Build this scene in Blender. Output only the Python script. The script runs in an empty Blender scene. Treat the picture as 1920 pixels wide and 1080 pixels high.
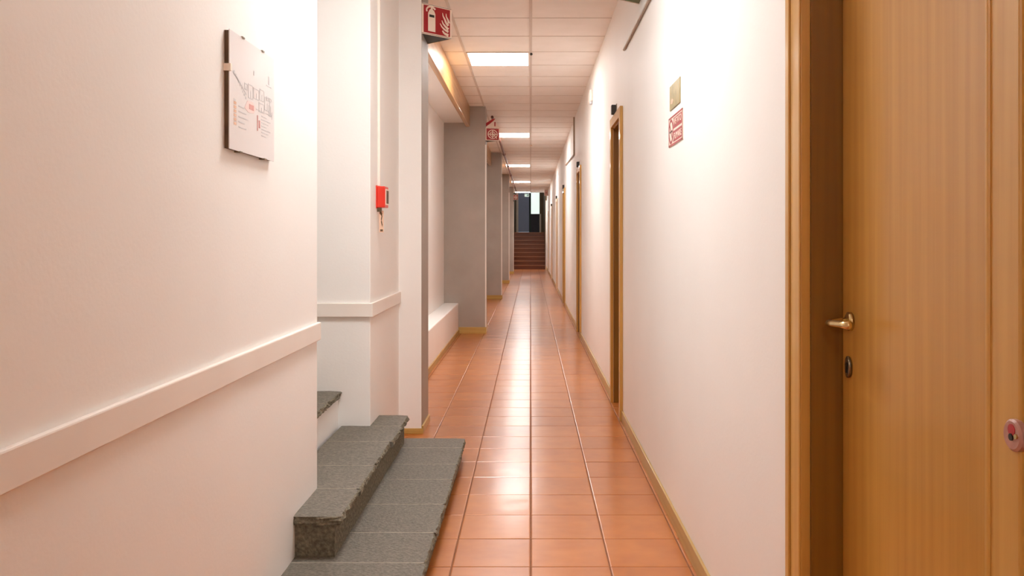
import bpy, bmesh, math, random
from mathutils import Vector, Matrix, noise
random.seed(4)
PI = math.pi
S = bpy.context.scene
COL = S.collection

# ------------------------------------------------------------ camera, world, exposure
F = 1565.0
EYE = 1.28
cd = bpy.data.cameras.new('camera'); cam = bpy.data.objects.new('camera', cd); COL.objects.link(cam)
cam.location = (0, 0, EYE); cam.rotation_euler = (PI/2, 0, 0)
cd.sensor_width = 36; cd.lens = F/1920*36
cd.shift_x = -35/1920; cd.shift_y = -96/1920
cd.clip_start = 0.05; cd.clip_end = 200
S.camera = cam
w = bpy.data.worlds.new('world'); S.world = w; w.use_nodes = True
w.node_tree.nodes['Background'].inputs[0].default_value = (0.8, 0.9, 1, 1)
w.node_tree.nodes['Background'].inputs[1].default_value = 0.3
vs = S.view_settings
vs.view_transform = 'Standard'; vs.look = 'None'; vs.gamma = 1; vs.use_curve_mapping = False
vs.exposure = 0.08
LAMP = 44.0                       # emission of the ceiling panels
LAMP_COL = (1.0, 0.995, 0.98)
S.cycles.max_bounces = 16; S.cycles.diffuse_bounces = 10; S.cycles.glossy_bounces = 5
S.cycles.caustics_reflective = False; S.cycles.sample_clamp_indirect = 6

# ------------------------------------------------------------ materials
def srgb(r, g, b):
    f = lambda c: (c/255/12.92) if c/255 <= .04045 else ((c/255+.055)/1.055)**2.4
    return (f(r), f(g), f(b), 1)
def mat(name, col, rough=.6, metal=0, coat=0, spec=.5):
    m = bpy.data.materials.new(name); m.use_nodes = True
    b = m.node_tree.nodes['Principled BSDF']
    b.inputs['Base Color'].default_value = col
    b.inputs['Roughness'].default_value = rough
    b.inputs['Metallic'].default_value = metal
    b.inputs['Coat Weight'].default_value = coat
    b.inputs['Coat Roughness'].default_value = .12
    b.inputs['Specular IOR Level'].default_value = spec
    return m
def N(m, t, **kw):
    n = m.node_tree.nodes.new(t)
    for k, v in kw.items(): setattr(n, k, v)
    return n
def L(m, a, b): m.node_tree.links.new(a, b)
def varied(name, c0, c1, scale=(4, 4, 4), detail=4, rough=.6, bump=0, bscale=None, coat=0, metal=0, spec=.5, contrast=(.3, .7)):
    m = mat(name, c0, rough, metal, coat, spec); b = m.node_tree.nodes['Principled BSDF']
    tc = N(m, 'ShaderNodeTexCoord'); mp = N(m, 'ShaderNodeMapping'); mp.inputs['Scale'].default_value = scale
    L(m, tc.outputs['Object'], mp.inputs[0])
    n = N(m, 'ShaderNodeTexNoise'); n.inputs['Scale'].default_value = 1; n.inputs['Detail'].default_value = detail
    L(m, mp.outputs[0], n.inputs['Vector'])
    cr = N(m, 'ShaderNodeValToRGB'); cr.color_ramp.elements[0].position = contrast[0]; cr.color_ramp.elements[1].position = contrast[1]
    cr.color_ramp.elements[0].color = c0; cr.color_ramp.elements[1].color = c1
    L(m, n.outputs['Fac'], cr.inputs[0]); L(m, cr.outputs[0], b.inputs['Base Color'])
    if bump:
        n2 = N(m, 'ShaderNodeTexNoise'); n2.inputs['Scale'].default_value = bscale or 30; n2.inputs['Detail'].default_value = 5
        L(m, tc.outputs['Object'], n2.inputs['Vector'])
        bp = N(m, 'ShaderNodeBump'); bp.inputs['Strength'].default_value = bump; bp.inputs['Distance'].default_value = .01
        L(m, n2.outputs['Fac'], bp.inputs['Height']); L(m, bp.outputs[0], b.inputs['Normal'])
    return m
def wood(name, dark, light, rough=.4, coat=.3, axis='z', g=45):
    s = {'z': (g, g, 1.1), 'y': (g, 1.1, g), 'x': (1.1, g, g)}[axis]
    return varied(name, dark, light, s, 5, rough, bump=0, coat=coat, contrast=(.25, .75))

M = {}
M['white'] = varied('white_plaster', srgb(238, 236, 233), srgb(242, 240, 237), (1.5, 1.5, 1.5), 3, .6, bump=.05, bscale=90)
M['rail'] = varied('white_painted_wood', srgb(232, 224, 216), srgb(238, 231, 224), (3, 3, 3), 2, .45)
M['grey'] = varied('grey_paint', srgb(160, 150, 140), srgb(170, 160, 151), (3, 3, 3), 4, .6, bump=.1, bscale=50)
M['ceil'] = varied('ceiling_tile', srgb(238, 234, 228), srgb(243, 239, 234), (5, 5, 5), 4, .9)
M['tee'] = varied('ceiling_tee', srgb(206, 196, 186), srgb(212, 202, 192), (5, 5, 5), 2, .5)
M['oak'] = wood('light_oak_veneer', srgb(178, 127, 48), srgb(197, 147, 67), .36, .35)
M['oakc'] = wood('oak_casing', srgb(186, 138, 62), srgb(206, 160, 82), .4, .3)
M['oakj'] = wood('shaded_oak_jamb', srgb(120, 78, 12), srgb(138, 94, 20), .45, .15)  # oak darkened: the shade of the door recess is put into its colour
M['cream'] = varied('cream_casing', srgb(226, 205, 178), srgb(236, 216, 190), (3, 3, 3), 2, .5)
M['base'] = wood('baseboard_wood', srgb(172, 138, 78), srgb(194, 162, 98), .45, .2, 'y', 40)
M['basex'] = wood('baseboard_wood_across', srgb(178, 142, 74), srgb(204, 170, 98), .45, .2, 'x', 40)
M['beam'] = wood('varnished_beam', srgb(168, 112, 56), srgb(212, 164, 100), .3, .6, 'y', 30)
M['stone'] = varied('grey_stone', srgb(88, 82, 71), srgb(124, 117, 105), (80, 80, 80), 8, .6, bump=.6, bscale=120, contrast=(.3, .7))
M['stoned'] = varied('rough_stone', srgb(92, 86, 70), srgb(134, 126, 106), (70, 70, 70), 8, .8, bump=1.0, bscale=90, contrast=(.36, .66))
M['mortar'] = varied('mortar', srgb(150, 142, 128), srgb(170, 162, 146), (30, 30, 30), 4, .9)
M['red'] = varied('red_sign_face', srgb(150, 18, 26), srgb(162, 24, 32), (8, 8, 8), 2, .4)
M['redpl'] = varied('red_plastic', srgb(206, 44, 26), srgb(216, 52, 34), (8, 8, 8), 2, .35)
M['signwhite'] = varied('sign_white', srgb(238, 222, 206), srgb(244, 230, 216), (8, 8, 8), 2, .5)
M['black'] = varied('black_plastic', srgb(24, 22, 20), srgb(34, 32, 28), (20, 20, 20), 2, .45)
M['shadeback'] = varied('shaded_sign_inside', srgb(30, 44, 46), srgb(40, 54, 54), (20, 20, 20), 2, .6)  # dark green tone includes the shade inside the open sign
M['green'] = varied('green_sign_back', srgb(84, 100, 66), srgb(96, 112, 76), (20, 20, 20), 2, .6)
M['brass'] = varied('satin_brass', srgb(206, 180, 126), srgb(222, 198, 146), (60, 60, 60), 2, .22, metal=1)
M['steel'] = varied('aged_steel', srgb(120, 108, 90), srgb(150, 138, 118), (60, 60, 60), 2, .35, metal=1)
M['paper'] = varied('plan_paper', srgb(226, 222, 222), srgb(232, 228, 228), (3, 3, 3), 2, .35, coat=.5)
M['ink'] = varied('pale_grey_ink', srgb(196, 196, 200), srgb(210, 210, 212), (40, 40, 40), 2, .6)
M['inkred'] = varied('faded_red_ink', srgb(206, 150, 146), srgb(216, 162, 156), (40, 40, 40), 2, .6)
M['inkor'] = varied('orange_ink', srgb(218, 180, 154), srgb(224, 188, 164), (40, 40, 40), 2, .6)
M['inkpink'] = varied('pale_pink_ink', srgb(236, 208, 204), srgb(240, 214, 210), (40, 40, 40), 2, .6)
M['backer'] = varied('dark_backing', srgb(84, 62, 40), srgb(104, 78, 52), (20, 20, 20), 3, .7)
M['duct'] = varied('beige_conduit', srgb(160, 142, 122), srgb(172, 154, 134), (20, 20, 20), 2, .5)
M['ductw'] = varied('white_conduit', srgb(236, 226, 216), srgb(240, 232, 222), (20, 20, 20), 2, .5)
M['pipe'] = varied('brown_red_pipe', srgb(96, 52, 40), srgb(120, 66, 52), (20, 20, 20), 2, .4)
M['gold'] = varied('olive_gold_plate', srgb(140, 128, 84), srgb(176, 158, 108), (25, 25, 25), 4, .4, metal=.3)
M['tag'] = varied('peach_label', srgb(222, 184, 158), srgb(230, 194, 168), (20, 20, 20), 2, .5)
M['dstair'] = wood('dark_brown_stair', srgb(92, 42, 16), srgb(118, 60, 24), .45, .2, 'x', 30)
M['dtread'] = wood('worn_brown_tread', srgb(122, 66, 34), srgb(146, 86, 46), .45, .2, 'x', 30)
M['brown'] = varied('brown_wall', srgb(104, 84, 58), srgb(118, 96, 68), (3, 3, 3), 3, .7)
M['dimwhite'] = varied('dim_white_door_panel', srgb(150, 156, 176), srgb(158, 164, 184), (2, 2, 2), 2, .5)  # white door; the dim bluish light is put into its colour
M['dgreen'] = varied('dark_green_frame', srgb(16, 34, 26), srgb(24, 42, 34), (10, 10, 10), 2, .5)
M['dpanel'] = varied('dark_door_panel', srgb(34, 24, 32), srgb(46, 34, 42), (10, 10, 10), 2, .5)
M['pinkpl'] = varied('pink_lock_plastic', srgb(164, 118, 108), srgb(182, 136, 122), (90, 90, 90), 3, .35)
M['crimson'] = varied('crimson_enamel', srgb(160, 30, 40), srgb(180, 44, 50), (90, 90, 90), 3, .35)

def emis(name, col, s):
    m = mat(name, (*col, 1), .5); b = m.node_tree.nodes['Principled BSDF']
    b.inputs['Emission Color'].default_value = (*col, 1); b.inputs['Emission Strength'].default_value = s
    return m
M['lamp'] = emis('led_diffuser', LAMP_COL, LAMP)
def glass_daylight():
    m = emis('frosted_daylight_glass', (.80, .92, .84), .95); b = m.node_tree.nodes['Principled BSDF']
    tc = N(m, 'ShaderNodeTexCoord'); n = N(m, 'ShaderNodeTexNoise'); n.inputs['Scale'].default_value = 5
    L(m, tc.outputs['Object'], n.inputs['Vector'])
    cr = N(m, 'ShaderNodeValToRGB'); cr.color_ramp.elements[0].color = (.62, .80, .66, 1); cr.color_ramp.elements[1].color = (.92, 1, .96, 1)
    L(m, n.outputs['Fac'], cr.inputs[0]); L(m, cr.outputs[0], b.inputs['Emission Color'])
    return m
M['daylight'] = glass_daylight()
M['filllamp'] = emis('hall_fill_glow', (.86, .92, 1), 11.0)  # glow of the added fill lamp in the upper hall
M['exit'] = emis('exit_sign_face', (.62, .86, .76), .75)

# floor: glazed terracotta tiles
TX, TY, OX, OY = .3075, .3015, 0.0, 3.237
def tile_mat():
    m = mat('terracotta_tile', srgb(190, 110, 66), .3, coat=0); b = m.node_tree.nodes['Principled BSDF']
    tc = N(m, 'ShaderNodeTexCoord'); sp = N(m, 'ShaderNodeSeparateXYZ'); L(m, tc.outputs['Object'], sp.inputs[0])
    def math_(op, a, bb=None, v=None):
        n = N(m, 'ShaderNodeMath', operation=op); L(m, a, n.inputs[0])
        if bb is not None: L(m, bb, n.inputs[1])
        elif v is not None: n.inputs[1].default_value = v
        return n.outputs[0]
    def axis(o, off, t):
        q = math_('DIVIDE', math_('SUBTRACT', o, v=off), v=t)
        fl = math_('FLOOR', q); fr = math_('FRACT', q)
        d = math_('MINIMUM', fr, math_('SUBTRACT', math_('MULTIPLY', fr, v=0.0), fr))
        # distance to the nearest joint, in metres
        inv = N(m, 'ShaderNodeMath', operation='SUBTRACT'); inv.inputs[0].default_value = 1; L(m, fr, inv.inputs[1])
        d = math_('MULTIPLY', math_('MINIMUM', fr, inv.outputs[0]), v=t)
        return fl, d
    fx, dx = axis(sp.outputs[0], OX, TX); fy, dy = axis(sp.outputs[1], OY, TY)
    d = math_('MINIMUM', dx, dy)
    mr = N(m, 'ShaderNodeMapRange'); mr.inputs['From Min'].default_value = .0010; mr.inputs['From Max'].default_value = .0028
    L(m, d, mr.inputs['Value'])                       # 0 in joint, 1 on tile
    cv = N(m, 'ShaderNodeCombineXYZ'); L(m, fx, cv.inputs[0]); L(m, fy, cv.inputs[1])
    wn = N(m, 'ShaderNodeTexWhiteNoise', noise_dimensions='3D'); L(m, cv.outputs[0], wn.inputs['Vector'])
    cr = N(m, 'ShaderNodeValToRGB'); e = cr.color_ramp.elements
    e[0].color = srgb(176, 102, 42); e[1].color = srgb(190, 114, 50)
    L(m, wn.outputs['Value'], cr.inputs[0])
    n = N(m, 'ShaderNodeTexNoise'); n.inputs['Scale'].default_value = 9; n.inputs['Detail'].default_value = 5
    L(m, tc.outputs['Object'], n.inputs['Vector'])
    mx = N(m, 'ShaderNodeMix', data_type='RGBA', blend_type='SOFT_LIGHT'); mx.inputs['Factor'].default_value = .55
    L(m, cr.outputs[0], mx.inputs[6]); L(m, n.outputs['Color'], mx.inputs[7])
    hs = N(m, 'ShaderNodeHueSaturation'); hs.inputs['Value'].default_value = 1
    bw = N(m, 'ShaderNodeRGBToBW'); L(m, n.outputs['Color'], bw.inputs[0]); L(m, bw.outputs[0], mx.inputs[7])
    gm = N(m, 'ShaderNodeMix', data_type='RGBA'); gm.inputs[6].default_value = srgb(112, 66, 40)
    L(m, mr.outputs[0], gm.inputs['Factor']); L(m, mx.outputs[2], gm.inputs[7])
    L(m, gm.outputs[2], b.inputs['Base Color'])
    rr = N(m, 'ShaderNodeMapRange'); rr.inputs['To Min'].default_value = .7; rr.inputs['To Max'].default_value = .3; b.inputs['Coat Weight'].default_value = .42; b.inputs['Coat Roughness'].default_value = .17
    L(m, mr.outputs[0], rr.inputs['Value']); L(m, rr.outputs[0], b.inputs['Roughness'])
    # cushion edge + handmade waviness
    mh = N(m, 'ShaderNodeMapRange'); mh.inputs['From Min'].default_value = .001; mh.inputs['From Max'].default_value = .014
    L(m, d, mh.inputs['Value'])
    n2 = N(m, 'ShaderNodeTexNoise'); n2.inputs['Scale'].default_value = 9; n2.inputs['Detail'].default_value = 1.5
    mp = N(m, 'ShaderNodeMapping'); mp.inputs['Scale'].default_value = (.5, 1.2, 1); L(m, tc.outputs['Object'], mp.inputs[0]); L(m, mp.outputs[0], n2.inputs['Vector'])
    ad = N(m, 'ShaderNodeMath', operation='MULTIPLY_ADD'); L(m, n2.outputs['Fac'], ad.inputs[0]); ad.inputs[1].default_value = 1; ad.inputs[2].default_value = 0
    bp = N(m, 'ShaderNodeBump'); bp.inputs['Strength'].default_value = .35; bp.inputs['Distance'].default_value = .003
    L(m, ad.outputs[0], bp.inputs['Height']); L(m, bp.outputs[0], b.inputs['Normal']); L(m, bp.outputs[0], b.inputs['Coat Normal'])
    return m
M['tile'] = tile_mat()

# ------------------------------------------------------------ helpers
def tag(o, label=None, cat=None, group=None, kind=None):
    if label: o['label'] = label
    if cat: o['category'] = cat
    if group: o['group'] = group
    if kind: o['kind'] = kind
    return o
def empty(name, loc=(0, 0, 0), label=None, cat=None, group=None, kind=None):
    o = bpy.data.objects.new(name, None); COL.objects.link(o); o.location = loc; o.empty_display_size = .1
    return tag(o, label, cat, group, kind)
def link(name, bm, m, parent=None, smooth=False, bevel=0, seg=2):
    me = bpy.data.meshes.new(name)
    bmesh.ops.recalc_face_normals(bm, faces=bm.faces)
    bm.to_mesh(me); bm.free()
    for x in (m if isinstance(m, (list, tuple)) else [m]): me.materials.append(x)
    o = bpy.data.objects.new(name, me); COL.objects.link(o)
    if smooth:
        for p in me.polygons: p.use_smooth = True
    if parent is not None:
        o.parent = parent; o.location = -Vector(parent.location) if parent.parent is None else (0, 0, 0)
        if parent.type == 'MESH': o.location = (0, 0, 0)
    if bevel:
        b = o.modifiers.new('bevel', 'BEVEL'); b.width = bevel; b.segments = seg; b.limit_method = 'ANGLE'
    return o
def addbox(bm, x0, x1, y0, y1, z0, z1, mi=0):
    v = [bm.verts.new(p) for p in ((x0,y0,z0),(x1,y0,z0),(x1,y1,z0),(x0,y1,z0),(x0,y0,z1),(x1,y0,z1),(x1,y1,z1),(x0,y1,z1))]
    for f in ((0,3,2,1),(4,5,6,7),(0,1,5,4),(1,2,6,5),(2,3,7,6),(3,0,4,7)):
        q = bm.faces.new([v[i] for i in f]); q.material_index = mi
def box(name, x0, x1, y0, y1, z0, z1, m, parent=None, bevel=0):
    bm = bmesh.new(); addbox(bm, x0, x1, y0, y1, z0, z1); return link(name, bm, m, parent, bevel=bevel)
def boxes(name, lst, m, parent=None, bevel=0):
    bm = bmesh.new()
    for b in lst: addbox(bm, *b)
    return link(name, bm, m, parent, bevel=bevel)
def struct(o): o['kind'] = 'structure'; return o
def tube(bm, pts, radii, seg=10, caps=True):
    rings = []
    pts = [Vector(p) for p in pts]
    for i, p in enumerate(pts):
        d = (pts[min(i+1, len(pts)-1)] - pts[max(i-1, 0)]).normalized()
        a = d.cross(Vector((0, 0, 1)));
        if a.length < 1e-3: a = d.cross(Vector((1, 0, 0)))
        a.normalize(); b = d.cross(a)
        r = radii[i] if isinstance(radii, (list, tuple)) else radii
        rings.append([bm.verts.new(p + a*math.cos(2*PI*k/seg)*r + b*math.sin(2*PI*k/seg)*r) for k in range(seg)])
    for i in range(len(rings)-1):
        for k in range(seg):
            bm.faces.new((rings[i][k], rings[i][(k+1) % seg], rings[i+1][(k+1) % seg], rings[i+1][k]))
    if caps: bm.faces.new(rings[0][::-1]); bm.faces.new(rings[-1])
def prism_polys(name, org, U, V, polys, m, parent, t=.0015):
    """thin raised shapes on a plane: org + u*U + v*V, raised along U x V"""
    bm = bmesh.new(); U = Vector(U); V = Vector(V); n = U.cross(V).normalized()
    for P in polys:
        a = [bm.verts.new(Vector(org) + U*u + V*v + n*.0004) for u, v in P]
        b = [bm.verts.new(Vector(org) + U*u + V*v + n*t) for u, v in P]
        k = len(P)
        bm.faces.new(b); bm.faces.new(a[::-1])
        for i in range(k): bm.faces.new((a[i], a[(i+1) % k], b[(i+1) % k], b[i]))
    return link(name, bm, m, parent)
def R(u0, v0, u1, v1): return [(u0, v0), (u1, v0), (u1, v1), (u0, v1)]
def stroke(pts, w0, w1):
    """tapered stroke outline as quads"""
    out = []
    n = len(pts)
    for i in range(n-1):
        (ax, ay), (bx, by) = pts[i], pts[i+1]
        l = math.hypot(bx-ax, by-ay) or 1; nx, ny = -(by-ay)/l, (bx-ax)/l
        wa = w0+(w1-w0)*i/(n-1); wb = w0+(w1-w0)*(i+1)/(n-1)
        out.append([(ax-nx*wa/2, ay-ny*wa/2), (bx-nx*wb/2, by-ny*wb/2), (bx+nx*wb/2, by+ny*wb/2), (ax+nx*wa/2, ay+ny*wa/2)])
    return out
def ring(cx, cy, r0, r1, n=20, a0=0, a1=2*PI):
    o = []
    for i in range(n):
        t0, t1 = a0+(a1-a0)*i/n, a0+(a1-a0)*(i+1)/n
        o.append([(cx+r0*math.cos(t0), cy+r0*math.sin(t0)), (cx+r1*math.cos(t0), cy+r1*math.sin(t0)), (cx+r1*math.cos(t1), cy+r1*math.sin(t1)), (cx+r0*math.cos(t1), cy+r0*math.sin(t1))])
    return o
def text_obj(name, body, org, U, V, size, m, parent, width=None):
    c = bpy.data.curves.new(name, 'FONT'); c.body = body; c.size = size; c.align_x = 'CENTER'; c.align_y = 'CENTER'; c.extrude = .0008
    t = bpy.data.objects.new(name, c); COL.objects.link(t)
    dg = bpy.context.evaluated_depsgraph_get()
    me = bpy.data.meshes.new_from_object(t.evaluated_get(dg)); bpy.data.objects.remove(t)
    U = Vector(U).normalized(); V = Vector(V).normalized(); n = U.cross(V)
    w_ = max(v.co.x for v in me.vertices)-min(v.co.x for v in me.vertices)
    s = (width/w_) if width else 1
    for v in me.vertices: v.co = Vector(org) + U*v.co.x*s + V*v.co.y + n*(v.co.z+.0008)
    me.materials.clear(); me.materials.append(m)
    o = bpy.data.objects.new(name, me); COL.objects.link(o); o.parent = parent
    o.location = -Vector(parent.location) if parent.type == 'EMPTY' else (0, 0, 0)
    return o

# ------------------------------------------------------------ dimensions
XR, XL, CZ = .64, -.858, 3.01
XP, XN, XLG = -.60, -1.149, -.955      # pillar face, niche wall, ledge face
YE = 32.6                              # far end of the corridor ceiling
YB = -5.0                              # wall behind the camera
PIL = [(5.43, 5.79), (11.05, 11.42), (17.1, 17.5), (23.0, 23.4), (28.9, 29.3)]
A0, A1 = 3.356, 4.465                  # stair opening in the left wall
DOORS = [(.33, 1.055), (1.131, 1.911), (5.86, 6.45), (10.61, 11.25), (15.47, 16.15), (19.7, 20.4), (24.5, 25.2), (29.5, 30.2)]
DT = 2.12

# ------------------------------------------------------------ shell
def floor_mesh():
    bm = bmesh.new(); addbox(bm, -2.4, 1.0, YB, 33.2, -.1, -.0016, 1)
    g, ch = .0028, .0040
    i0, i1 = int(math.floor(-2.4/TX)), int(math.ceil(1.0/TX)); j0, j1 = int(math.floor((YB-OY)/TY)), int(math.ceil((33.2-OY)/TY))
    for i in range(i0, i1):
        for j in range(j0, j1):
            x0, x1, y0, y1 = max(-2.4, OX+i*TX+g), min(1.0, OX+(i+1)*TX-g), max(YB, OY+j*TY+.0016), min(33.2, OY+(j+1)*TY-.0016)
            if x1-x0 < .03 or y1-y0 < .03: continue
            tx, ty = random.gauss(0, .0012), random.gauss(0, .0022); cx, cy = (x0+x1)/2, (y0+y1)/2
            zt = lambda x, y: (x-cx)*tx+(y-cy)*ty
            lo = [bm.verts.new((x, y, -.0018)) for x, y in ((x0, y0), (x1, y0), (x1, y1), (x0, y1))]
            mi = [bm.verts.new((x, y, zt(x, y)-.0007)) for x, y in ((x0+.0008, y0+.0008), (x1-.0008, y0+.0008), (x1-.0008, y1-.0008), (x0+.0008, y1-.0008))]
            hi = [bm.verts.new((x, y, zt(x, y))) for x, y in ((x0+ch, y0+ch), (x1-ch, y0+ch), (x1-ch, y1-ch), (x0+ch, y1-ch))]
            bm.faces.new(hi)
            for A_, B_ in ((lo, mi), (mi, hi)):
                for k in range(4): bm.faces.new((A_[k], A_[(k+1) % 4], B_[(k+1) % 4], B_[k]))
    return link('floor', bm, [M['tile'], M['grout']])
M['grout'] = varied('floor_grout', srgb(122, 76, 48), srgb(140, 90, 60), (20, 20, 20), 3, .85)
struct(floor_mesh())
bm = bmesh.new()
addbox(bm, -2.4, 1.0, YB, YE, CZ, CZ+.1, 0)
for k in range(-4, 1):                                   # the T bars of the suspended ceiling
    x = k*.617
    if x < -2.4: continue
    hw = .012 if k == 0 else .011
    addbox(bm, x-hw, x+hw, YB, YE, CZ-.006, CZ+.001, 1)
y = 7.80
ROW = .604
j = int((YB-7.80)/ROW)
while 7.80+j*ROW < YE:
    yy = 7.80+j*ROW
    addbox(bm, -2.4, XR, yy-.006, yy+.006, CZ-.003, CZ+.001, 1); j += 1
struct(link('ceiling', bm, [M['ceil'], M['tee']]))

wr = []
prev = YB
for (a, b) in DOORS:
    if a-prev > .001: wr.append((XR, 1.0, prev, a, 0, CZ))
    wr.append((XR, 1.0, a, b, DT, CZ)); prev = b
wr.append((XR, 1.0, prev, 33.2, 0, CZ))
struct(boxes('wall_right', wr, M['white']))
struct(boxes('wall_left', [(-2.4, XL, YB, A0, 0, CZ)], M['white'], bevel=.004))
struct(boxes('wall_stairwell', [(-2.4, XL, A1, PIL[0][0]+.01, 0, CZ), (-2.5, -2.4, A0, A1, 0, CZ)], M['white'], bevel=.004))
struct(boxes('wall_niche', [(-2.4, XN, PIL[0][0]+.01, 33.2, 0, CZ)], M['white']))
struct(box('wall_rear', -2.4, 1.0, YB-.1, YB, 0, CZ, M['white']))
# dropped ceilings above the bays
for i in range(4):
    a, b = PIL[i][1], PIL[i+1][0]
    struct(box('trim_%d' % (i+10), XN, -.858, a, b, 2.79, CZ, M['white']))

# baseboards
bb = []; prev = 1.99
for (a, b) in DOORS[2:]:
    bb.append((XR-.012, XR, prev, a-.072, 0, .075)); prev = b+.072
bb.append((XR-.012, XR, prev, 32.7, 0, .075))
struct(boxes('baseboard_right', bb, M['base'], bevel=.002))

# chair rails on the left side
def rail_box(name, x0, x1, y0, y1, z0, z1): return struct(box(name, x0, x1, y0, y1, z0, z1, M['rail'], bevel=.004))
rail_box('trim_1', XL, XL+.016, YB, A0, .866, .938)
bmr = bmesh.new()
addbox(bmr, -1.9, XL+.016, A1-.016, A1, .852, .926); addbox(bmr, XL, XL+.016, A1, PIL[0][0], .852, .926)
struct(link('trim_2', bmr, M['rail'], bevel=.003))

# ------------------------------------------------------------ pillars
lab = ['white-fronted pillar with grey side, nearest the stone steps',
       'broad grey pillar with wooden skirting at the end of the white ledge',
       'grey pillar just behind the broad grey pillar, second of the grey row',
       'grey pillar third in the row of grey pillars down the corridor',
       'grey pillar farthest down the corridor beside the brown stairs']
for i, (a, b) in enumerate(PIL):
    xr = -.71 if i == 0 else XP
    xl = XL-.05 if i == 0 else XN-.02
    P = empty('pillar', ((xl+xr)/2, (a+b)/2, 0), lab[i], 'pillar', 'pillars along the left of the corridor')
    if i == 0:
        bm = bmesh.new(); addbox(bm, xl, xr, a, b, 0, CZ, 0)
        bm.faces.ensure_lookup_table()
        for f in bm.faces:
            f.normal_update()
            if f.calc_center_median().x > xr-.001: f.material_index = 1
        link('shaft', bm, [M['white'], M['grey']], P, bevel=.003)
        boxes('skirting', [(XL+.0, xr+.012, a-.012, a, 0, .035), (xr, xr+.012, a, b, 0, .05)], M['basex'], P, bevel=.002)
    else:
        box('shaft', xl, xr, a, b, 0, 2.98 if i == 1 else CZ, M['grey'], P, bevel=.003)
        boxes('skirting', [(XLG, xr+.012, a-.012, a, 0, .085), (xr, xr+.012, a, b, 0, .085)], M['basex'], P, bevel=.002)
        g = boxes('edge_light_strip', [(xr-.003, xr+.014, a-.003, a+.02, .085, 2.5)], M['rail'], P)  # pale strip added for the light grazing the pillar's side
        g['label'] = 'pale strip standing in for grazing light on the corner'
        if i == 1: box('shaft_cap', xl, xr, a, b, 2.98, CZ, M['grey'], P)

# ledges and beams in the bays
nm = ['between the stone steps and the broad grey pillar', 'in the second bay behind the broad grey pillar', 'in the third bay down the corridor', 'in the last bay before the brown stairs']
for i in range(4):
    a, b = PIL[i][1], PIL[i+1][0]
    o = empty('window_ledge', ((XN+XLG)/2, (a+b)/2, 0), 'low white plastered ledge ' + nm[i], 'ledge', 'low ledges in the bays')
    box('ledge_block', XN, XLG, a, b-.001, 0, .405, M['white'], o, bevel=.012)
    box('skirting', XLG, XLG+.012, a, b-.014, 0, .06, M['base'], o, bevel=.002)
    bmn = bmesh.new(); addbox(bmn, -.858, -.806, a, b-.001, 2.735, CZ)
    o = link('wooden_beam', bmn, M['beam'], bevel=.006)
    tag(o, 'varnished wooden beam under the ceiling ' + nm[i], 'beam', 'wooden beams over the bays')

# ------------------------------------------------------------ stone steps
def slab(bm, x0, x1, y0, y1, z0, z1, jag_x1=True, jag_y0=False, seed=0, amp=.010, mi=0):
    nx, ny, nz = max(2, int((x1-x0)/.05)), max(2, int((y1-y0)/.02)), 4
    vs_ = {}
    def vv(i, j, k):
        key = (i, j, k)
        if key in vs_: return vs_[key]
        p = Vector((x0+(x1-x0)*i/nx, y0+(y1-y0)*j/ny, z0+(z1-z0)*k/nz))
        q = p*55+Vector((seed*7.1, 0, 0))
        if jag_x1 and i == nx: p.x += noise.noise(q)*amp*(.55+.5*(k < nz)) - (.004 if k == 0 else 0) - (.003 if k == nz else 0)
        if jag_x1 and i == nx and 0 < k < nz: p.x += noise.noise(q*1.7)*amp*.8
        if jag_y0 and j == 0: p.y += noise.noise(q+Vector((0, 9, 0)))*amp
        if k == nz: p.z += noise.noise(p*14+Vector((0, 0, seed)))*.0015 - (.003 if (jag_x1 and i == nx) or (jag_y0 and j == 0) else 0)
        vs_[key] = bm.verts.new(p); return vs_[key]
    def quad(*k):
        f = bm.faces.new([vv(*q) for q in k]); f.material_index = mi; return f
    for i in range(nx):
        for j_ in range(ny):
            quad((i,j_,nz),(i+1,j_,nz),(i+1,j_+1,nz),(i,j_+1,nz)); quad((i,j_,0),(i,j_+1,0),(i+1,j_+1,0),(i+1,j_,0))
    for j_ in range(ny):
        for k in range(nz):
            quad((0,j_,k),(0,j_+1,k),(0,j_+1,k+1),(0,j_,k+1))
            f = quad((nx,j_,k),(nx,j_,k+1),(nx,j_+1,k+1),(nx,j_+1,k)); f.material_index = 1 if jag_x1 else 0
    for i in range(nx):
        for k in range(nz):
            f = quad((i,0,k),(i,0,k+1),(i+1,0,k+1),(i+1,0,k)); f.material_index = 1 if jag_y0 else 0
            quad((i,ny,k),(i+1,ny,k),(i+1,ny,k+1),(i,ny,k+1))
ST = empty('stone_steps', (-.8, 3.8, 0), 'grey rough stone steps rising left through the opening in the white wall', 'steps')
H1, H2, H3 = .115, .27, .4555
G = .0038
def tread(name, xa, xb, ys, z, th, jy0=False, seed=0):
    bm = bmesh.new()
    for n_, (a, b) in enumerate(zip(ys[:-1], ys[1:])):
        xl = xa(a, b) if callable(xa) else xa
        slab(bm, xl, xb+random.uniform(-.004, .004), a+G, b-G, z-th, z, True, jy0 and n_ == 0, seed+n_)
    t = link(name, bm, [M['stone'], M['stoned']], ST)
    lx = [(xa(a, b) if callable(xa) else xa) for a, b in zip(ys[:-1], ys[1:])]
    for l, q in zip(lx[1:], ys[1:-1]): box('mortar_joint', l, xb-.010, q-.0036, q+.0036, z-th+.001, z-.0004, M['mortar'], t)
    return t
tread('tread', XL, -.3735, [2.62, 2.985, 3.29, 3.64, 4.01, 4.28, 4.61, 4.83], H1, .034, True, 1)
boxes('riser', [(XL, -.397, 2.64, 4.81, 0, H1-.034)], M['stoned'], ST)
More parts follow.
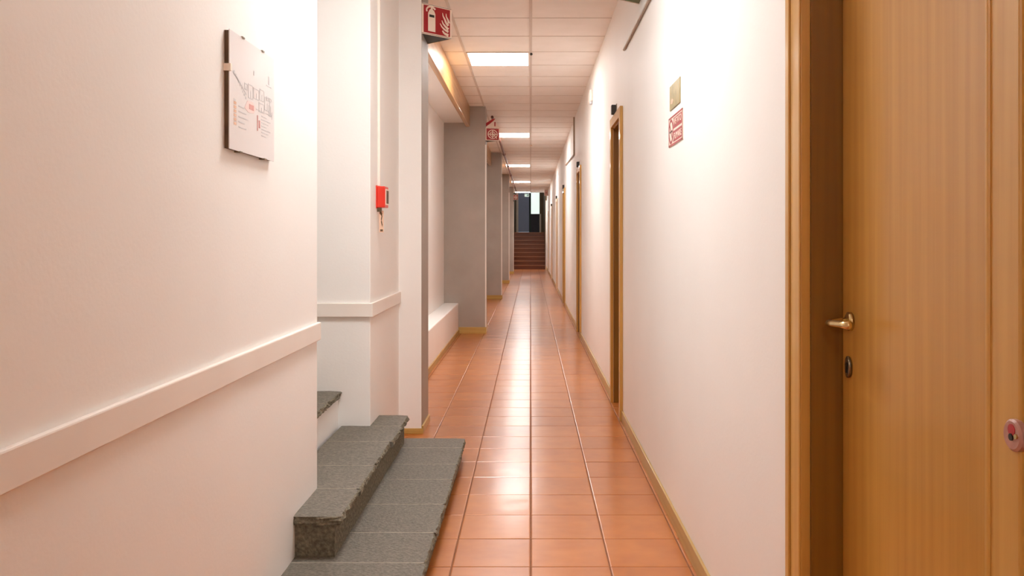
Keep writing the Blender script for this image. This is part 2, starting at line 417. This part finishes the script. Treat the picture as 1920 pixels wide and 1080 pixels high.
tread('tread', lambda a, b: XL if b < 3.36 or a > 4.4 else -1.01, -.690, [3.016, 3.35, 3.69, 4.12, 4.462, 4.73], H2, .034, True, 11)
boxes('riser', [(XL, -.713, 3.036, A1+.24, H1, H2-.034)], M['stoned'], ST)
boxes('riser', [(-1.36, -1.03, A0, A1, 0, H3-.036)], M['white'], ST)['label'] = 'white plastered riser'
tread('tread', -1.36, -1.008, [A0, 3.78, 4.13, A1], H3, .034, False, 21)
boxes('riser', [(-2.4, -1.38, A0, A1, 0, .60)], M['white'], ST)['label'] = 'white plastered upper riser'
tread('tread', -2.4, -1.355, [A0, 3.9, A1], .636, .034, False, 31)

# ------------------------------------------------------------ doors
def frame_u(bm, x0, x1, ya, yb, top, w_):
    addbox(bm, x0, x1, ya-w_, ya, 0, top+w_); addbox(bm, x0, x1, yb, yb+w_, 0, top+w_); addbox(bm, x0, x1, ya, yb, top, top+w_)
def make_door(n, a, b, pale=False, near=False):
    D = empty('door_%d' % n, (XR, (a+b)/2, 0)); D['kind'] = 'structure'
    cas, jam, leafm = (M['cream'], M['oakj'], M['oak']) if pale else (M['oakc'], M['oakj'], M['oak'])
    wc = .076 if near else .07
    bm = bmesh.new()
    if near == 'mull':        # the casing between the two near doors belongs to door 2
        addbox(bm, XR-.022, XR+.03, a-.07, a, 0, DT+wc); addbox(bm, XR-.022, XR+.03, a, b, DT, DT+wc)
    elif near:
        frame_u(bm, XR-.022, XR+.02, a, b, DT, wc)
        addbox(bm, XR-.026, XR-.02, b+.0, b+.014, 0, DT+.014)      # raised bead on the inner edge
        addbox(bm, XR-.027, XR-.02, b+wc-.0, b+.102, 0, DT+wc); addbox(bm, XR-.022, XR, b+wc, b+.102, 0, DT+wc)
        addbox(bm, XR-.026, XR-.02, a-.010, a, 0, DT+.01)
    else: frame_u(bm, XR-.022, XR, a, b, DT, wc)
    link('casing', bm, cas, D, bevel=.003)
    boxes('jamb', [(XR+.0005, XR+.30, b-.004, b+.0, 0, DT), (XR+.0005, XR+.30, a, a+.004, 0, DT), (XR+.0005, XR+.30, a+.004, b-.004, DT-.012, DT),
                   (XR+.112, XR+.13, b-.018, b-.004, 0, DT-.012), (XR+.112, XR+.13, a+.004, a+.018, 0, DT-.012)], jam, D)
    xl = XR+.072 if near else XR+.115
    leaf = box('door_leaf', xl, xl+.04, a+.006, b-.007, .008, DT-.016, leafm, D, bevel=.0015)
    return D, leaf, xl
for n, (a, b) in enumerate(DOORS):
    near = 'mull' if n == 0 else (True if n == 1 else False)
    D, leaf, xl = make_door(n+1, a, b, pale=n >= 5, near=near)
    # lever handle with a rosette, keyhole below
    yh = b-.055; zh = 1.092
    bm = bmesh.new(); tube(bm, [(xl, yh, zh), (xl-.006, yh, zh), (xl-.009, yh, zh)], [.021, .021, .016], 20)
    if near: tube(bm, [(xl-.008, yh, zh), (xl-.030, yh, zh), (xl-.046, yh-.004, zh-.001), (xl-.055, yh-.016, zh-.002), (xl-.054, yh-.045, zh-.001), (xl-.050, yh-.085, zh+.001), (xl-.047, yh-.118, zh+.003)],
                 [.0085, .0075, .0070, .0075, .0085, .0080, .0090], 14)
    else: tube(bm, [(xl-.008, yh, zh), (xl-.045, yh, zh), (xl-.05, yh-.02, zh), (xl-.048, yh-.11, zh)], .008, 10)
    h = link('handle', bm, M['brass'], leaf, smooth=True); h['label'] = 'brass lever handle'
    bm = bmesh.new(); pts = []
    k = bmesh.ops.create_circle(bm, cap_ends=True, radius=1, segments=24)
    for v in bm.verts: v.co = Vector((xl-.002, yh+.004+v.co.x*.014, .990+v.co.y*.024))
    r_ = bmesh.ops.extrude_face_region(bm, geom=list(bm.faces))
    for v in [g for g in r_['geom'] if isinstance(g, bmesh.types.BMVert)]: v.co.x -= .006
    e = link('keyhole_plate', bm, M['steel'], leaf, bevel=.0015); e['label'] = 'dull metal keyhole plate'
    bm = bmesh.new(); addbox(bm, xl-.0095, xl-.0078, yh+.001, yh+.007, .977, .992)
    tube(bm, [(xl-.0078, yh+.004, .995), (xl-.0096, yh+.004, .995)], .0055, 14)
    link('keyhole', bm, M['black'], e)
    if n == 1:
        bm = bmesh.new(); cy, cz, x = 1.060, 1.028, XR-.0262
        tube(bm, [(x+.006, cy, cz), (x-.001, cy, cz), (x-.0035, cy, cz)], [.0205, .0205, .0175], 32)
        q = link('lock_rosette', bm, M['pinkpl'], D); q['label'] = 'round pink and red lock disc'
        bm = bmesh.new(); tube(bm, [(x-.003, cy-.001, cz+.007), (x-.0045, cy-.001, cz+.007)], .0075, 20); link('enamel_dot', bm, M['crimson'], q)
        bm = bmesh.new(); tube(bm, [(x-.003, cy-.001, cz-.002), (x-.0055, cy-.001, cz-.002)], .0045, 16); link('key_slot', bm, M['black'], q)
        bm = bmesh.new(); tube(bm, [(x-.003, cy-.012, cz+.001), (x-.006, cy-.012, cz+.001)], .0032, 12); link('stud', bm, M['brass'], q)

# black sensors above the doors
dn = ['nearest plain brown doorway on the right', 'second brown doorway past the nearest one', 'third brown doorway down the right wall', 'fourth doorway, the first with a cream frame', 'fifth doorway far down the right wall']
for i, (a, b) in enumerate(DOORS[2:7]):
    y = a+.36 if i == 0 else (a+b)/2
    o = empty('door_sensor', (XR, y, 2.22), 'small black box on the wall above the ' + dn[i], 'sensor', 'black boxes above the doorways')
    box('sensor_body', XR-.040, XR-.003, y-.022, y+.022, 2.19, 2.262, M['black'], o, bevel=.006)
    box('wall_plate', XR-.005, XR, y-.026, y+.026, 2.185, 2.268, M['duct'], o)

# ------------------------------------------------------------ ceiling lights
ll = {0: 'nearest of the ceiling light panels, above the long ledge', 10: 'second square light panel down the corridor ceiling', 20: 'third square light panel down the corridor ceiling',
      30: 'fourth square light panel down the corridor ceiling', 40: 'farthest light panel, at the end of the ceiling by the stairs', -8: 'square light panel overhead, before the stone steps', -18: 'square light panel in the ceiling behind the viewer'}
for k, lb in ll.items():
    y0 = 7.80+k*ROW; y1 = y0+ROW
    o = empty('ceiling_light', (-.308, (y0+y1)/2, CZ), 'glowing white ' + lb, 'ceiling light', 'square panels of the corridor ceiling')
    boxes('frame', [(-.606, -.590, y0+.008, y1-.008, CZ-.012, CZ-.0005), (-.026, -.012, y0+.008, y1-.008, CZ-.012, CZ-.0005),
                    (-.590, -.026, y0+.008, y0+.02, CZ-.012, CZ-.0005), (-.590, -.026, y1-.02, y1-.008, CZ-.012, CZ-.0005)], M['rail'], o)
    box('diffuser', -.590, -.026, y0+.02, y1-.02, CZ-.009, CZ-.0005, M['lamp'], o)

# small ceiling detectors on the centre bar
for y, m_, s_, t_ in ((7.83, M['black'], .014, 'small dark sprinkler head on the centre bar beside the nearest light panel'), (15.7, M['signwhite'], .03, 'small pale detector on the centre bar past the second light panel')):
    bm = bmesh.new(); tube(bm, [(0.005, y, CZ-.007), (0.005, y, CZ-.02), (0.005, y, CZ-.028)], [s_*.7, s_, s_*.5], 16)
    tag(link('ceiling_detector', bm, m_), t_, 'detector')

# ------------------------------------------------------------ V shaped safety signs
def ext_polys():
    P = [R(.20, .12, .44, .70)]
    P += [[(.20, .70), (.44, .70), (.40, .80), (.34, .84), (.28, .84), (.24, .80)]]
    P += [R(.29, .84, .35, .90)]
    P += stroke([(.16, .74), (.15, .82), (.20, .89), (.28, .92), (.36, .91), (.44, .85)], .045, .06)
    return P
def flame_polys():
    P = []
    P += stroke([(.68, .80), (.70, .70), (.76, .60), (.80, .50), (.88, .42)], .015, .09)
    P += stroke([(.80, .80), (.81, .70), (.87, .60), (.90, .50)], .015, .08)
    P += stroke([(.66, .55), (.70, .45), (.78, .37), (.88, .30)], .02, .09)
    P += stroke([(.60, .44), (.66, .34), (.76, .26), (.88, .22)], .02, .08)
    P += stroke([(.68, .22), (.74, .14), (.88, .10)], .04, .09)
    return P
def vsign(name, A, B, C, z0, h, label, kind='ext', back='shadeback'):
    """A nearest point on the wall, B the outer corner, C the far point on the wall"""
    A, B, C = [Vector((*p, z0)) for p in (A, B, C)]
    o = empty(name, ((A+B+C)/3)[:], label, 'sign', 'projecting safety signs')
    Z = Vector((0, 0, h)); t = .003
    bm = bmesh.new()
    for P, Q in ((A, B), (B, C)):
        d = (Q-P).normalized(); n = Vector((d.y, -d.x, 0))
        vsx = [P, Q, Q-n*t, P-n*t]
        lo = [bm.verts.new(p) for p in vsx]; hi = [bm.verts.new(p+Z) for p in vsx]
        bm.faces.new(hi); bm.faces.new(lo[::-1])
        for i in range(4): bm.faces.new((lo[i], lo[(i+1) % 4], hi[(i+1) % 4], hi[i]))
    link('panel', bm, M['signwhite'], o)
    for zz in (z0+.004, z0+h-.006):
        bm = bmesh.new(); lo = [bm.verts.new((p.x, p.y, zz)) for p in (A, B, C)]; hi = [bm.verts.new((p.x, p.y, zz+.003)) for p in (A, B, C)]
        bm.faces.new(lo[::-1]); bm.faces.new(hi)
        for i in range(3): bm.faces.new((lo[i], lo[(i+1) % 3], hi[(i+1) % 3], hi[i]))
        link('inside_sheet', bm, M[back], o)  # sheet over the open end, coloured like the sign's shaded inside
    # faces: left to right as seen from outside
    for P, Q in ((A, B), (C, B)):
        d = (Q-P); nrm = Vector((d.y, -d.x, 0)).normalized()
        mid = (P+Q)/2; inside = (A+B+C)/3
        U, org = d, P
        if nrm.dot(mid-inside) < 0: U, org = -d, Q
        prism_polys('red_field', org, U, Z, [R(.06, .06, .94, .94)], M['red'], o, .0012)
        n = Vector((U.y, -U.x, 0)).normalized()*.0012
        if kind == 'ext':
            q = prism_polys('pictogram', org+n, U, Z, ext_polys()+flame_polys(), M['signwhite'], o, .0015)
            prism_polys('pictogram_label', org+n*2, U, Z, [R(.24, .58, .40, .66)], M['black'], o, .0018)
        else:
            prism_polys('pictogram', org+n, U, Z, ring(.5, .5, .30, .36)+ring(.5, .5, .16, .21)+ring(.5, .5, .0, .08)+stroke([(.5, .5), (.72, .3), (.8, .16)], .05, .05)
                        + [R(.47, .2, .53, .8), R(.2, .47, .8, .53)], M['signwhite'], o, .0015)
    return o
vsign('fire_extinguisher_sign', (-.709, 5.435), (-.530, 5.60), (-.709, 5.74), 2.605, .203, 'red fire extinguisher sign projecting from the nearest pillar')
o = vsign('fire_hose_sign', (-.598, 11.08), (-.415, 11.14), (-.598, 11.30), 2.56, .17, 'red fire hose reel sign with pointed top on the broad grey pillar', 'hose')
# pointed top of the hose sign
bm = bmesh.new()
p = [(-.598, 11.08, 2.732), (-.415, 11.14, 2.732), (-.598, 11.30, 2.732), (-.49, 11.16, 2.86)]
v = [bm.verts.new(q) for q in p]
for i, f in enumerate(((0, 1, 3), (1, 2, 3), (2, 0, 3), (0, 2, 1))): bm.faces.new([v[k] for k in f])
link('pointed_top', bm, M['signwhite'], o)
Vv = Vector((.108, .08, .128))
prism_polys('top_emblem', (-.598, 11.074, 2.732), (.183, .06, 0), Vv/1.0, [[(.0, .10), (.0, .35), (.0, .98), (.12, .98), (-.0, .45)]], M['red'], o, .003)
prism_polys('top_emblem', (-.598, 11.074, 2.732), (.183, .06, 0), (0, .04, .128), [[(.02, .08), (.02, .45), (.52, .98), (.60, .80), (.30, .40)], R(.62, .15, .70, .62)], M['red'], o, .003)
vsign('fire_sign', (-.598, 28.93), (-.44, 29.03), (-.598, 29.18), 2.56, .18, 'small red fire sign beside the farthest pillar', 'hose')
vsign('safety_sign', (XR, 4.62), (.494, 4.83), (XR, 4.93), 2.655, .20, 'projecting safety sign high on the right wall, cut by the picture top', 'ext', 'green')
o = empty('wall_sign', (.62, 30.6, 2.8), 'pale pink sign at the far end of the right wall', 'sign')
box('panel', .50, XR, 30.6, 30.62, 2.78, 3.0, M['signwhite'], o); box('border', .515, .625, 30.594, 30.6, 2.80, 2.98, M['inkpink'], o); box('emblem', .55, .59, 30.59, 30.594, 2.86, 2.92, M['inkred'], o)

# ------------------------------------------------------------ fire call point, its cable and label
o = empty('fire_alarm_call_point', (XL, 4.69, 1.5), 'red fire alarm call point on the white wall above the steps', 'alarm')
b_ = box('box_body', XL+.004, XL+.050, 4.63, 4.74, 1.443, 1.561, M['redpl'], o, bevel=.004)
box('back_plate', XL, XL+.006, 4.626, 4.744, 1.439, 1.565, M['redpl'], o)
box('front_frame', XL+.050, XL+.054, 4.645, 4.725, 1.458, 1.546, M['signwhite'], o); box('glass_window', XL+.054, XL+.0555, 4.652, 4.718, 1.466, 1.538, M['backer'], o)
o = empty('hanging_tag', (XL, 4.65, 1.42), 'peach tag with dark marks hanging under the red call point', 'tag')
box('tag_card', XL+.012, XL+.036, 4.662, 4.667, 1.305, 1.425, M['tag'], o)
prism_polys('tag_marks', (XL+.012, 4.662, 1.305), (.024, 0, 0), (0, 0, .12), stroke([(.2, .95), (.7, .80), (.45, .55), (.75, .3)], .18, .14)+[R(.25, .04, .85, .14), R(.1, .86, .3, .97)], M['backer'], o, .0012)
box('tag_hook', XL, XL+.026, 4.660, 4.664, 1.420, 1.443, M['steel'], o)
bm = bmesh.new(); addbox(bm, XL, XL+.014, 4.676, 4.696, 1.565, CZ)
tag(link('cable_trunking', bm, M['ductw'], bevel=.002), 'thin white vertical cable cover running up from the red call point', 'cable cover')

# ------------------------------------------------------------ evacuation plan in a clip frame, left wall
y0, y1, z0, z1 = 2.335, 2.74, 1.527, 1.862
o = empty('framed_plan', (XL, (y0+y1)/2, z0), 'pale evacuation plan in a frameless clip holder on the left wall', 'framed plan')
box('backing', XL, XL+.013, y0+.004, y1-.004, z0+.002, z1-.002, M['backer'], o)
g = box('plan_sheet', XL+.013, XL+.0155, y0, y1, z0, z1, M['paper'], o)
org = (XL+.0155, y0, z0); U = (0, y1-y0, 0); V = (0, 0, z1-z0)
ink = []
random.seed(9)
ink += stroke([(.06, .66), (.2, .60), (.34, .52)], .012, .012)
for k in range(9): ink += [R(.08+.03*k, .655-.022*k, .10+.03*k, .675-.022*k)]
for (u, v_, w_, h_) in ((.38, .50, .1, .12), (.5, .52, .12, .09), (.64, .53, .10, .1), (.76, .46, .12, .12), (.62, .42, .12, .08), (.80, .56, .12, .03), (.3, .56, .06, .05), (.86, .42, .05, .1)):
    for a in (R(u, v_, u+w_, v_+.008), R(u, v_+h_, u+w_, v_+h_+.008), R(u, v_, u+.006, v_+h_), R(u+w_, v_, u+w_+.006, v_+h_), R(u+w_*.5, v_, u+w_*.5+.006, v_+h_*.6)): ink.append(a)
ink += [R(.50, .73, .52, .77), R(.85, .72, .88, .80), R(.80, .70, .93, .708), R(.08, .415, .12, .435)]
for k in range(5): ink += [R(.18, .385-.045*k, .18+.12+.04*(k % 3), .395-.045*k)]
for k in range(7): ink += [R(.68, .385-.03*k, .68+.12+.05*((k*2) % 3), .392-.03*k)]
ink += [R(.55, .43, .95, .436), R(.94, .40, .95, .47)]
prism_polys('plan_drawing', org, U, V, ink, M['ink'], g, .0006)
prism_polys('plan_legend', org, U, V, [R(.08, .39-.035*k, .13, .415-.035*k) for k in range(6)], M['inkor'], g, .0006)
prism_polys('plan_highlight', org, U, V, [[(.30, .40), (.36, .47), (.48, .48), (.55, .43), (.50, .38), (.38, .37)]], M['inkpink'], g, .0006)
prism_polys('plan_red_marks', org, U, V, [R(.40, .405, .50, .45), R(.58, .24, .60, .38), R(.62, .27, .65, .34)], M['inkred'], g, .0009)
clips = [('clip', (XL+.0, XL+.020, y0-.004, y0+.006, 1.745, 1.765)), ('clip', (XL, XL+.018, y0+.10, y0+.12, z1-.001, z1+.003)), ('clip', (XL, XL+.018, y0+.28, y0+.30, z1-.001, z1+.003)),
         ('clip', (XL, XL+.018, y0+.08, y0+.10, z0-.003, z0+.001)), ('clip', (XL, XL+.018, y0+.30, y0+.32, z0-.003, z0+.001))]
for c, bx_ in clips: box(c, *bx_, M['steel' if bx_[4] != 1.745 else 'signwhite'], o)

# ------------------------------------------------------------ two plates on the right wall
o = empty('wall_plaque', (XR, 3.69, 1.86), 'small olive-gold plate above the red notice on the right wall', 'plaque')
box('plate', XR-.004, XR, 3.56, 3.82, 1.854, 1.964, M['gold'], o, bevel=.001)
prism_polys('orange_mark', (XR-.004, 3.82, 1.854), (0, -.26, 0), (0, 0, .11), [[(.12, .25), (.30, .20), (.40, .32), (.28, .42), (.14, .40)]], M['inkor'], o, .001)
o = empty('no_smoking_notice', (XR, 3.67, 1.69), 'red and white prohibition notice below the gold plate on the right wall', 'notice')
box('panel', XR-.003, XR, 3.50, 3.85, 1.690, 1.822, M['signwhite'], o)
org = (XR-.003, 3.85, 1.690); U = (0, -.35, 0); V = (0, 0, .132)
prism_polys('red_border', org, U, V, [R(0, 0, 1, .06), R(0, .94, 1, 1), R(0, 0, .025, 1), R(.975, 0, 1, 1), R(.36, .54, .95, .90), R(.36, .10, .95, .46)], M['red'], o, .0008)
ax, ay = .34, .36/.377*.5
rg = [[(.19+(u-.19), v_) for u, v_ in q] for q in []]
for i in range(28):
    t0, t1 = 2*PI*i/28, 2*PI*(i+1)/28
    f = lambda r, t: (.185+r*.377*math.cos(t), .5+r*math.sin(t))
    rg.append([f(.34, t0), f(.43, t0), f(.43, t1), f(.34, t1)])
rg += stroke([(.09, .76), (.28, .24)], .035, .035)
prism_polys('prohibition_ring', org, U, V, rg, M['red'], o, .0012)
prism_polys('pictogram', org, U, V, [R(.09, .46, .24, .53), R(.255, .46, .275, .53)], M['black'], o, .0009)
text_obj('lettering', 'VIETATO', (XR-.003, 3.85-.35*.67, 1.690+.132*.74), (0, -1, 0), (0, 0, 1), .040, M['signwhite'], o, .185)
text_obj('lettering', 'FUMARE', (XR-.003, 3.85-.35*.67, 1.690+.132*.26), (0, -1, 0), (0, 0, 1), .040, M['signwhite'], o, .185)

# ------------------------------------------------------------ conduits, pipe, wall box
bm = bmesh.new(); tube(bm, [(XR-.010, 2.1, 2.542), (XR-.010, 5.63, 2.542)], .009, 10)
tag(link('conduit', bm, M['duct'], smooth=False), 'thin beige conduit high on the right wall above the red notice', 'conduit')
bm = bmesh.new(); addbox(bm, XR-.024, XR-.002, 12.06, 12.082, 2.46, CZ); tube(bm, [(XR-.013, 12.07, 2.47), (XR-.013, 14.9, 2.56)], .011, 8)
tag(link('conduit', bm, M['duct']), 'thin beige conduit dropping down the right wall past the second brown doorway', 'conduit')
bm = bmesh.new(); tube(bm, [(-.535, 11.6, 2.945), (-.535, 32.3, 2.945)], .020, 10)
for y in (13.6, 16.8, 19.6, 22.5, 25.4, 28.2): tube(bm, [(-.535, y, 2.945), (-.535, y+.14, 2.945)], .030, 10)
for y in (14.5, 18.5, 22, 26, 30): addbox(bm, -.541, -.529, y, y+.02, 2.945, CZ)
tag(link('ceiling_pipe', bm, M['pipe']), 'long brownish red pipe running under the ceiling left of the light panels', 'pipe')
o = empty('emergency_light', (XR, 8.7, 2.72), 'small white box with grey lens high on the right wall', 'wall light')
box('body', XR-.03, XR, 8.6, 8.85, 2.68, 2.80, M['ductw'], o, bevel=.008); box('lens', XR-.028, XR-.006, 8.61, 8.70, 2.655, 2.68, M['ink'], o, bevel=.003)

# ------------------------------------------------------------ far stairs and upper hall
SX0, SX1, SY0, NR, RI, GO = -.683, .578, 32.75, 9, .163, .28
o = empty('brown_stairs', (0, SY0, 0), 'dark brown stairs at the far end of the corridor', 'stairs')
for k in range(NR):
    y_ = SY0+k*GO; top = (k+1)*RI
    y_end = y_+GO if k < NR-1 else 37.2
    s_ = box('step', SX0, SX1, y_+.02, y_end+.02, top-RI if k else 0, top-.03, M['dstair'], o)
    box('tread_board', SX0, SX1, y_, y_end+.02, top-.03, top, M['dtread'], s_, bevel=.004)
LH = NR*RI; YD = 37.2
struct(boxes('wall_far_left', [(-1.3, SX0-.003, 33.2, 37.8, 0, 4.3), (-1.2, SX0-.003, YE, 33.2, 0, 4.3)], M['brown']))
struct(boxes('wall_far_right', [(SX1+.003, 1.0, YE+.1, 37.8, 0, 4.3)], M['brown']))
struct(box('ceiling_far', -1.3, 1.0, YE, 37.8, 4.3, 4.4, M['brown']))
struct(box('trim_5', -1.2, 1.0, YE-.002, YE+.08, CZ, 4.3, M['white']))
def fx(px, y=YD): return (px-995)*y/F
D = empty('door_9', (0, YD, LH)); D['kind'] = 'structure'
T = LH+2.35
q = box('dim_white_panel', fx(972), fx(992), YD, YD+.04, LH+.03, T, M['dimwhite'], D); q['label'] = 'white door panel tinted blue-grey as in dim light'
q = boxes('frame', [(fx(992), fx(995.6), YD-.02, YD+.06, LH, T), (fx(972), fx(1011.5), YD-.02, YD+.06, T, T+.06)], M['dgreen'], D); q['label'] = 'dark green door frame'
q = box('glass_pane', fx(995.6), fx(1011.5), YD, YD+.03, 2.30, T, M['daylight'], D); q['label'] = 'frosted glass pane bright with daylight'
q = box('lower_panel', fx(995.6), fx(1011.5), YD, YD+.05, LH, 2.30, M['dpanel'], D); q['label'] = 'dark lower door panel'
q = boxes('side_trim', [(fx(968), fx(972), YD-.03, YD+.06, LH, T+.06), (fx(1011.5), fx(1014.5), YD-.03, YD+.06, LH, 2.30)], M['cream'], D); q['label'] = 'cream side trim'
struct(boxes('wall_far', [(-1.3, fx(968), YD, YD+.3, LH, 4.3), (fx(1014.5), 1.0, YD, YD+.3, LH, 4.3), (fx(1011.5), fx(1014.5), YD, YD+.3, 2.30, 4.3), (fx(968), fx(1011.5), YD, YD+.3, T+.06, 4.3)], M['brown']))
o = empty('exit_sign', (fx(988, 33.4), 33.4, 2.93), 'small pale green exit sign hanging before the far door', 'exit sign')
box('case', fx(983.5, 33.4), fx(992.2, 33.4), 33.4, 33.43, 2.885, 3.0, M['signwhite'], o)
box('lit_face', fx(984, 33.4), fx(991.7, 33.4), 33.396, 33.4, 2.893, 2.992, M['exit'], o)
zc = (2.893+2.992)/2; xc = fx(987.8, 33.4)
prism_polys('running_figure', (fx(984, 33.4), 33.396, 2.893), (fx(991.7, 33.4)-fx(984, 33.4), 0, 0), (0, 0, .099), [R(.62, .15, .90, .85), R(.30, .35, .42, .7), R(.32, .74, .42, .88)]+stroke([(.34, .38), (.24, .15)], .08, .06)+stroke([(.40, .38), (.52, .15)], .08, .06), M['dgreen'], o, .002)
for q in (-.06, .055): box('hanging_rod', xc+q, xc+q+.005, 33.41, 33.416, 3.0, 4.3, M['steel'], o)
# fill lamp added out of view to brighten the far door panel
o = empty('hall_fill_light', (0, 35.6, 4.3), 'added unseen fill light above the dark brown stairs', 'ceiling light')
box('frame', -.33, .33, 35.27, 35.93, 4.28, 4.2995, M['rail'], o); box('diffuser', -.3, .3, 35.3, 35.9, 4.272, 4.28, M['filllamp'], o)
# white post at the foot of the stairs, right
o = empty('white_post', (.61, 32.62, 0), 'narrow white post at the right foot of the brown stairs', 'post')
box('post_shaft', .585, .637, 32.60, 32.66, 0, 2.70, M['rail'], o); box('post_plinth', .578, .639, 32.595, 32.665, 0, .12, M['cream'], o)
